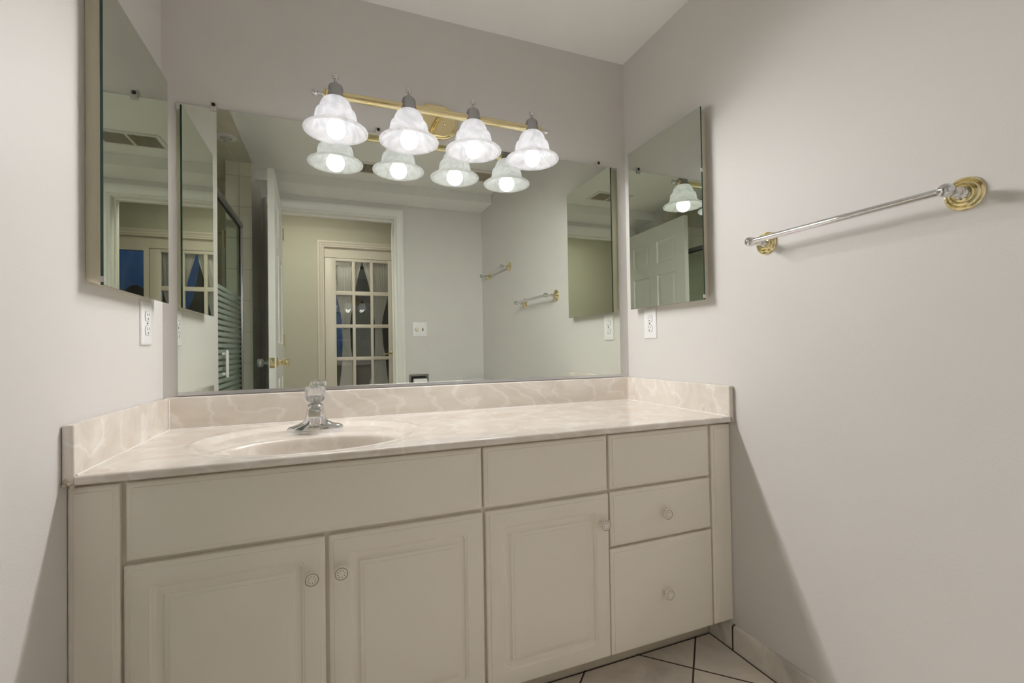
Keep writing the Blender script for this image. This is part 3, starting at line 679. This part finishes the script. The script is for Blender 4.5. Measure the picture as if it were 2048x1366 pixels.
# ================================================================== MEDICINE CABINETS
def med_cabinet(side, z0, z1, label):
    s = 1 if side == 'l' else -1; X = 0 if s > 0 else W
    t = thing('medicine_cabinet', label, 'cabinet', (X, -0.27, z0), 'recessed medicine cabinets facing each other')
    def P(u): return X + s * u
    ya, yb = -0.464, -0.083
    b = MB(); loops = []
    cyy, czz, hy, hz = (ya + yb) / 2, (z0 + z1) / 2 , (yb - ya) / 2, (z1 - z0) / 2 - 0.008
    for u, ins, r in ((0.0006, 0.0, .012), (0.020, 0.0, .012), (0.0245, 0.002, .011), (0.026, 0.006, .008), (0.026, 0.02, .006)):
        loops.append([(P(u), y, z) for y, z in rr(cyy, czz, hy - ins, hz - ins, r)])
    b.loft(loops, cap0=True, cap1=True); rel(b.build('cabinet_body', 'cab_plastic'), t)
    b = MB(); b.box((P(0.0308), -0.4795, z0), (P(0.0362), -0.0735, z1), 1, {('+x' if s > 0 else '-x'): 0}); o = rel(b.build('mirror_door', ['mirror', 'green_edge']), t)
    b = MB(); b.box((P(0.0260), -0.470, z0 + 0.01), (P(0.0306), -0.082, z1 - 0.01)); rel(b.build('door_backing', 'cab_plastic'), t)
    for z in ((z0 + 0.006,) if s > 0 else (z0 + 0.005, z0 + (z1 - z0) * 0.66)):
        b = MB(); b.bevbox((P(0.0270), -0.4815, z), (P(0.0378), -0.477, z + 0.012), 0.001, 0, 2)
        rel(b.build('finger_pull', 'clip'), t)
    return t
med_cabinet('l', 1.124, 1.7745, 'mirrored medicine cabinet on the left wall with green glass edge')
med_cabinet('r', 1.131, 1.7835, 'mirrored medicine cabinet on the right wall, lamp reflected in it')

# ================================================================== OUTLETS
ol = thing('power_outlet', 'white double power outlet under the left medicine cabinet', 'outlet', (0, 0, 0), 'power outlets above the side splashes')
b = MB()      # modelled facing -y at the origin
b.loft([[(x, -d, z) for x, z in rr(0, 0, .0375 - i, .0595 - i, .003)] for i, d in ((0, .0004), (0, .003), (.0012, .0052), (.003, .006), (.02, .0062))], cap0=True, cap1=True); b.build('wall_plate', 'white_plastic', ol)
for zc in (0.0195, -0.0195):
    b = MB(); pts = []
    for k in range(40):
        a = 2 * PI * k / 40; x = .0172 * math.cos(a); z = max(-.0128, min(.0128, .0172 * math.sin(a))); pts.append((x, z))
    b.loft([[(x * q, -d, zc + z * q) for x, z in pts] for q, d in ((1.05, .0060), (1.05, .0064))], 1, cap1=True)
    b.loft([[(x * q, -d, zc + z * q) for x, z in pts] for q, d in ((1, .0060), (1, .0078), (.95, .0082), (.3, .0083))], 0, cap1=True)
    b.box((-.0075, -.0086, zc + .0005), (-.0055, -.0080, zc + .0085), 1); b.box((.0055, -.0086, zc + .0015), (.0072, -.0080, zc + .0080), 1)
    b.lathe([(0, 0), (.0026, 0), (.0026, .0006), (0, .0006)], along((0, -.0081, zc - .0068), (0, -1, 0)), 12, 1)
    b.build('socket', ['white_plastic', 'slot'], ol)
b = MB(); b.lathe([(0, 0), (.0032, 0), (.0028, .0012), (0, .0014)], along((0, -.0061, 0), (0, -1, 0)), 14); b.box((-.0026, -.0078, -.0004), (.0026, -.0074, .0004), 1); b.build('screw', ['nickel', 'slot'], ol)
ol.location = (0, -0.142, 1.0625); ol.rotation_euler = (0, 0, PI / 2)
dup(ol, (W, -0.155, 1.068), 'white double power outlet under the right medicine cabinet', -PI / 2)

# ================================================================== VANITY LIGHT
LY, LZ = -0.140, 1.784
vl = thing('vanity_light', 'brass four light bath bar with alabaster bell shades over the mirror', 'light fixture', (0.8325, 0, 1.82))
b = MB(); loops = []
for q, d in ((1.0, .0006), (1.0, .006), (.97, .009), (.93, .0102), (.90, .0100), (.88, .014), (.84, .0165), (.5, .017)):
    loops.append([(0.843 + .066 * (q if True else 1) * 1.0 * math.cos(a) + (0.016 if math.cos(a) > 0 else -0.016) * 1.0, -d, 1.820 + .064 * q * math.sin(a)) for a in [2 * PI * (k + .5) / 56 for k in range(56)]])
b.loft(loops, cap0=True, cap1=True); rel(b.build('backplate', 'brass'), vl)
b = MB(); b.tube([(0.833, -0.016, 1.80), (0.833, -0.07, 1.794), (0.833, LY, LZ)], [.010, .009, .009], 14)
for dx, dz in ((0.03, -0.008), (0.052, -0.044), (-0.03, -0.044)): b.lathe([(0, 0), (.005, 0), (.005, .002), (.0025, .005), (0, .0055)], along((0.843 + dx, -0.0168, 1.82 + dz), (0, -1, 0)), 12)
rel(b.build('arm', 'brass'), vl)
b = MB(); b.lathe([(0, 0), (.0138, 0), (.0148, .002), (.0148, .006), (.0130, .008), (.0130, .741), (.0148, .743), (.0148, .747), (.0138, .749), (0, .749)], along((0.458, LY, LZ), (1, 0, 0)), 28); rel(b.build('bar', 'brass'), vl)
FIN = [(0, 0), (.0068, 0), (.0068, .003), (.0042, .005), (.0040, .008), (.0056, .0095), (.0056, .011), (.0038, .0125), (.0042, .0145), (.0080, .0170), (.0100, .0205), (.0105, .0245), (.0094, .0295), (.0062, .0328), (0, .0345)]
for x, d in ((0.459, -1), (1.206, 1)):
    b = MB(); b.lathe(FIN, along((x, LY, LZ), (d, 0, 0)), 20); rel(b.build('end_finial', 'chrome'), vl)
SHO = [(.0255, .1035), (.0335, .1000), (.0405, .0930), (.0455, .0830), (.0485, .0740), (.0500, .0650), (.0502, .0636), (.0548, .0630), (.0585, .0600), (.0608, .0530), (.0625, .0440), (.0638, .0340), (.0642, .0290), (.0690, .0215), (.0760, .0145), (.0840, .0090), (.0900, .0058), (.0930, .0048)]
RIM = [(.0930, .0048), (.0958, .0040), (.0972, .0014), (.0966, -.0018), (.0940, -.0032), (.0895, -.0024), (.0865, -.0002)]
SHI = [(.0865, -.0002), (.0845, .0030), (.0795, .0078), (.0700, .0158), (.0625, .0235), (.0592, .0310), (.0580, .0410), (.0560, .0500), (.0525, .0575), (.0470, .0640), (.0445, .0730), (.0415, .0830), (.0365, .0925), (.0300, .0980), (.0235, .1000)]
ZMo = 1.670
BX = (0.495, 0.7225, 0.9455, 1.170)
for x in BX:
    m = Matrix.Translation((x, LY, ZMo))
    b = MB(); b.lathe([(0, .101), (.0282, .101), (.0285, .105), (.0272, .1075), (.0258, .112), (.0258, .116), (.0240, .1185), (.0232, .122), (.0228, .136), (.0205, .143), (.0150, .1478), (.0080, .1495), (0, .150)], m, 32); cup = rel(b.build('socket_cup', 'nickel'), vl)
    bpy.context.view_layer.update()
    b = MB(); b.lathe([(r * 0.98, z) for r, z in FIN], Matrix.Translation((x, LY, ZMo + .1485)), 20); o = b.build('finial', 'chrome'); o.parent = cup; o.matrix_parent_inverse = cup.matrix_world.inverted()
    b = MB(); b.lathe(SHO, m, 56, 0, cap=False); b.lathe(RIM, m, 56, 1, cap=False); b.lathe(SHI, m, 56, 0, cap=False); rel(b.build('lamp_shade', ['shade', 'rim']), vl)
    b = MB(); b.lathe([(0, -.0255), (.0075, -.0246), (.0150, -.0210), (.0212, -.0155), (.0262, -.0080), (.0288, .0010), (.0293, .0080), (.0278, .0165), (.0235, .0265), (.0175, .0360), (.0145, .0440), (.0135, .0540)], m, 32, 0, cap=False); b.lathe([(.0135, .0540), (.0130, .0540), (.0130, .0990)], m, 24, 1, cap=False); rel(b.build('light_bulb', ['bulb', 'white_plastic'], auto=False), vl)
    ld = bpy.data.lights.new('bulb_light', 'POINT'); ld.energy = 1.0; ld.shadow_soft_size = 0.032; ld.color = (1, 1, 1); ld.use_nodes = True
    lt = ld.node_tree; lt.nodes.clear(); lo_ = lt.nodes.new('ShaderNodeOutputLight'); le = lt.nodes.new('ShaderNodeEmission'); lf = lt.nodes.new('ShaderNodeLightFalloff')
    lf.inputs['Strength'].default_value = BULB_W; lf.inputs['Smooth'].default_value = BULB_SMOOTH; le.inputs['Color'].default_value = c4(BULB_COL)
    lt.links.new(lf.outputs['Quadratic'], le.inputs['Strength']); lt.links.new(le.outputs[0], lo_.inputs['Surface'])
    lo = bpy.data.objects.new('bulb_light', ld); lo.location = (x, LY, ZMo + 0.003); COL.objects.link(lo); rel(lo, vl)

# ================================================================== TOWEL BARS on the right wall
def towel_bar(y0, y1, z, label):
    t = thing('towel_bar', label, 'towel bar', (W, (y0 + y1) / 2, z), 'chrome and brass towel bars on the right wall')
    bx = W - 0.066
    for y in (y0, y1):
        b = MB(); b.lathe([(0, 0.0004), (.0330, 0.0004), (.0335, .0030), (.0315, .0055), (.0285, .0062), (.0270, .0050), (.0255, .0062), (.0240, .0090), (.0205, .0098), (.0190, .0085), (.0175, .0098), (.0165, .0120), (.0125, .0130), (0, .0130)], along((W, y, z), (-1, 0, 0)), 40); ro = rel(b.build('rosette', 'brass'), t); ro['label'] = 'ringed brass rosette'
        b = MB(); b.lathe([(0, .012), (.0115, .012), (.0115, .015), (.0080, .018), (.0070, .021), (.0090, .026), (.0100, .030), (.0090, .034), (.0062, .039), (.0055, .044), (.0070, .048), (.0108, .053), (.0135, .060), (.0140, .066), (.0132, .072), (.0105, .0768), (.0060, .0792), (0, .080)], along((W, y, z), (-1, 0, 0)), 28); rel(b.build('post', 'chrome'), t)
    b = MB(); b.tube([(bx, y0, z), (bx, y1, z)], 0.0078, 20); rel(b.build('rail', 'chrome'), t)
    for y, d in ((y0, 1), (y1, -1)):
        pass
    return t
towel_bar(-0.692, -1.148, 1.276, 'chrome towel bar with brass rosettes on right wall beyond the medicine cabinet')
towel_bar(-1.425, -1.895, 1.567, 'higher chrome towel bar in the mirror, near the room corner above the toilet')

# ================================================================== THINGS BEHIND THE CAMERA, seen in the mirrors
sw = thing('light_switch', 'white square switch plate with round dimmer beside the doorway', 'switch', (1.139, YF, 1.141))
b = MB(); b.loft([[(1.139 + x, YF + d, 1.141 + z) for x, z in rr(0, 0, .0585 - i, .0585 - i, .004)] for i, d in ((0, .0004), (0, .003), (.0015, .0052), (.004, .006), (.03, .0062))], cap0=True, cap1=True); rel(b.build('wall_plate', 'white_plastic'), sw)
b = MB(); b.lathe([(0, 0), (.017, 0), (.0165, .004), (.0145, .013), (.012, .0145), (0, .0148)], along((1.113, YF + .006, 1.141), (0, 1, 0)), 28); rel(b.build('dimmer_knob', plain('ivory_knob', (.78, .72, .60), .35)), sw)
b = MB(); b.box((1.155, YF + .0058, 1.129), (1.165, YF + .0068, 1.153), 1); b.bevbox((1.1565, YF + .006, 1.140), (1.1635, YF + .015, 1.149), .001, 0, 1); rel(b.build('toggle', ['vent_beige', 'slot']), sw)

ph = thing('paper_holder', 'chrome recessed toilet paper holder low beside the doorway', 'paper holder', (1.125, YF, 0.70))
b = MB(); loops = []
for hw, hh, d in ((.079, .079, .0004), (.079, .079, .005), (.076, .076, .008), (.064, .064, .008), (.061, .061, .005), (.060, .060, .0006)):
    loops.append([(1.125 + x, YF + d, 0.700 + z) for x, z in rr(0, 0, hw, hh, .004)])
b.loft(loops, 0, cap0=False, cap1=False); b.box((1.065, YF + .0003, .640), (1.185, YF + .0009, .760), 1); rel(b.build('frame', ['nickel', 'dark_metal']), ph)
b = MB(); b.tube([(1.063, YF + .05, .712), (1.187, YF + .05, .712)], .007, 14)
for x in (1.066, 1.184): b.bevbox((x - .004, YF + .004, .704), (x + .004, YF + .058, .720), .001)
rel(b.build('roller', 'chrome'), ph)
b = MB(); b.lathe([(.0195, 0), (.046, 0), (.0465, .003), (.0465, .099), (.046, .102), (.0195, .102), (.0195, 0)], along((1.074, YF + .0575, .7), (1, 0, 0)), 36, cap=False); tag(b.build('paper_roll', 'paper'), 'white toilet paper roll in the chrome holder', 'toilet paper')

to = thing('toilet', 'white toilet against the right wall, tank lid just showing in the mirror', 'toilet', (1.45, -1.785, 0))
def rrz(cx, cy_, hx, hy, r, z): return [(x, y, z) for x, y in rr(cx, cy_, hx, hy, r)]
b = MB(); b.loft([rrz(1.565, -1.785, .078, .20, .03, .375), rrz(1.565, -1.785, .084, .215, .03, .40), rrz(1.567, -1.785, .088, .225, .03, .70)], cap0=True, cap1=True); rel(b.build('tank', 'porcelain'), to)
b = MB(); b.loft([rrz(1.567, -1.785, .092, .232, .03, .7005), rrz(1.567, -1.785, .096, .236, .03, .708), rrz(1.567, -1.785, .096, .236, .03, .728), rrz(1.567, -1.785, .088, .228, .03, .738)], cap0=True, cap1=True); rel(b.build('tank_lid', 'porcelain'), to)
def ell(cx, rx, ry, z, n=40): return [(cx + rx * math.cos(2 * PI * k / n), -1.785 + ry * math.sin(2 * PI * k / n), z) for k in range(n)]
b = MB(); b.loft([ell(1.30, .25, .11, .001), ell(1.30, .24, .10, .05), ell(1.29, .20, .09, .16), ell(1.26, .22, .13, .28), ell(1.24, .24, .175, .36), ell(1.24, .245, .182, .39), ell(1.24, .20, .14, .392), ell(1.25, .15, .10, .30), ell(1.27, .06, .05, .22)], cap0=True, cap1=True); b.bevbox((1.40, -1.93, .30), (1.60, -1.64, .376), .015); rel(b.build('bowl', 'porcelain'), to)
b = MB(); b.loft([ell(1.24, .245, .183, .3935), ell(1.24, .248, .186, .405), ell(1.24, .24, .178, .418), ell(1.24, .1, .08, .424)], cap0=True, cap1=True); rel(b.build('seat_lid', 'porcelain'), to)
b = MB(); b.tube([(1.474, -1.63, .645), (1.462, -1.63, .645)], .010, 12); b.tube([(1.461, -1.63, .645), (1.461, -1.69, .64)], .0055, 10); rel(b.build('flush_lever', 'chrome'), to)

cv = thing('ceiling_vent', 'white framed two section air register with dark louvres in the ceiling', 'vent', (0.66, -1.55, ZC))
b = MB(); vx0, vx1, vy0, vy1 = 0.495, 0.825, -1.650, -1.450; zc_ = ZC - 0.0004
def frame_ring(b, x0, x1, y0, y1, wd, z0, z1):
    b.box((x0, y0, z0), (x1, y0 + wd, z1)); b.box((x0, y1 - wd, z0), (x1, y1, z1)); b.box((x0, y0 + wd, z0), (x0 + wd, y1 - wd, z1)); b.box((x1 - wd, y0 + wd, z0), (x1, y1 - wd, z1))
frame_ring(b, vx0, vx1, vy0, vy1, 0.022, ZC - 0.008, zc_); b.box(((vx0 + vx1) / 2 - .006, vy0 + .022, ZC - .008), ((vx0 + vx1) / 2 + .006, vy1 - .022, zc_)); rel(b.build('frame', 'trim'), cv)
for x0, x1 in ((vx0 + .022, (vx0 + vx1) / 2 - .006), ((vx0 + vx1) / 2 + .006, vx1 - .022)):
    b = MB(); n = 16
    for k in range(n):
        x = x0 + (x1 - x0) * (k + .5) / n; b.box((x - .0028, vy0 + .022, ZC - .007), (x + .0022, vy1 - .022, ZC - .0035))
    b.box((x0, vy0 + .022, ZC - .0018), (x1, vy1 - .022, zc_), 1); rel(b.build('louvre_bank', ['vent_beige', 'vent_dark']), cv)
ef = thing('exhaust_fan', 'tan square exhaust fan grille in the ceiling near the right wall', 'fan', (1.46, -1.43, ZC))
b = MB(); frame_ring(b, 1.365, 1.56, -1.535, -1.335, .022, ZC - .014, zc_); rel(b.build('frame', 'trim'), ef)
b = MB()
for k in range(12):
    y = -1.513 + .156 * (k + .5) / 12; b.box((1.387, y - .0045, ZC - .012), (1.538, y + .0045, ZC - .008))
b.box((1.387, -1.513, ZC - .003), (1.538, -1.357, zc_)); rel(b.build('grille', 'vent_beige'), ef)

sd = thing('shower_door', 'framed glass shower door with frosted stripes, seen in the mirror', 'shower door', (-0.065, -1.2, 0.11))
b = MB(); ya, yb, za, zb_ = -1.6895, -0.7325, 0.1105, 1.805
b.bevbox((-.080, ya, zb_ - .030), (-.050, yb, zb_), .002); b.bevbox((-.080, ya, za), (-.050, yb, za + .03), .002); b.bevbox((-.078, ya, za + .03), (-.052, ya + .022, zb_ - .03), .002); b.bevbox((-.078, yb - .022, za + .03), (-.052, yb, zb_ - .03), .002)
rel(b.build('frame', 'alum'), sd)
b = MB(); b.box((-.0685, ya + .022, za + .03), (-.0615, ya + .034, zb_ - .03)); b.box((-.0685, ya + .022, zb_ - .040), (-.0615, yb - .022, zb_ - .03)); rel(b.build('seal', 'dark_metal'), sd)
b = MB(); b.box((-.0675, ya + .024, za + .03), (-.0625, yb - .022, zb_ - .03)); rel(b.build('glass', 'shower_glass'), sd)
b = MB(); b.bevbox((-.046, -1.148, .848), (-.034, -1.124, .992), .004); b.box((-.0622, -1.142, .86), (-.046, -1.130, .874)); b.box((-.0622, -1.142, .966), (-.046, -1.130, .98)); rel(b.build('handle', 'white_plastic'), sd)
sl = thing('shower_light', 'small round recessed light in the tiled shower ceiling', 'light fixture', (-0.075, -1.325, ZC - 0.012))
b = MB(); b.lathe([(.030, -.001), (.055, -.0005), (.054, -.004), (.044, -.009), (.031, -.008), (.030, -.001)], Matrix.Translation((-0.075, -1.325, ZC - .012)), 28, cap=False); rel(b.build('trim_ring', 'white_plastic'), sl)
b = MB(); b.lathe([(0, -.0005), (.0295, -.0005), (.0290, -.006), (.020, -.010), (.012, -.022), (0, -.026)], Matrix.Translation((-0.075, -1.325, ZC - .012)), 24); rel(b.build('lens', 'clip'), sl)
sb = thing('shower_slide_bar', 'brass shower bracket with white hand shower on the tiled end wall', 'shower', (-0.26, -2.06, 1.2))
b = MB(); yy = YF + .055
b.bevbox((-.232, YF + .0125, 1.775), (-.208, yy, 1.80), .003); b.tube([(-.22, yy, 1.70), (-.22, yy, 1.83)], .012, 14); b.tube([(-.26, yy, 1.805), (-.18, yy, 1.805)], .006, 10); rel(b.build('bracket', 'brass'), sb)
b = MB(); b.tube([(-.22, yy, 1.70), (-.22, yy + .004, 1.55), (-.22, yy + .01, 1.0)], [.014, .013, .011], 14); rel(b.build('hand_shower', 'white_plastic'), sb)
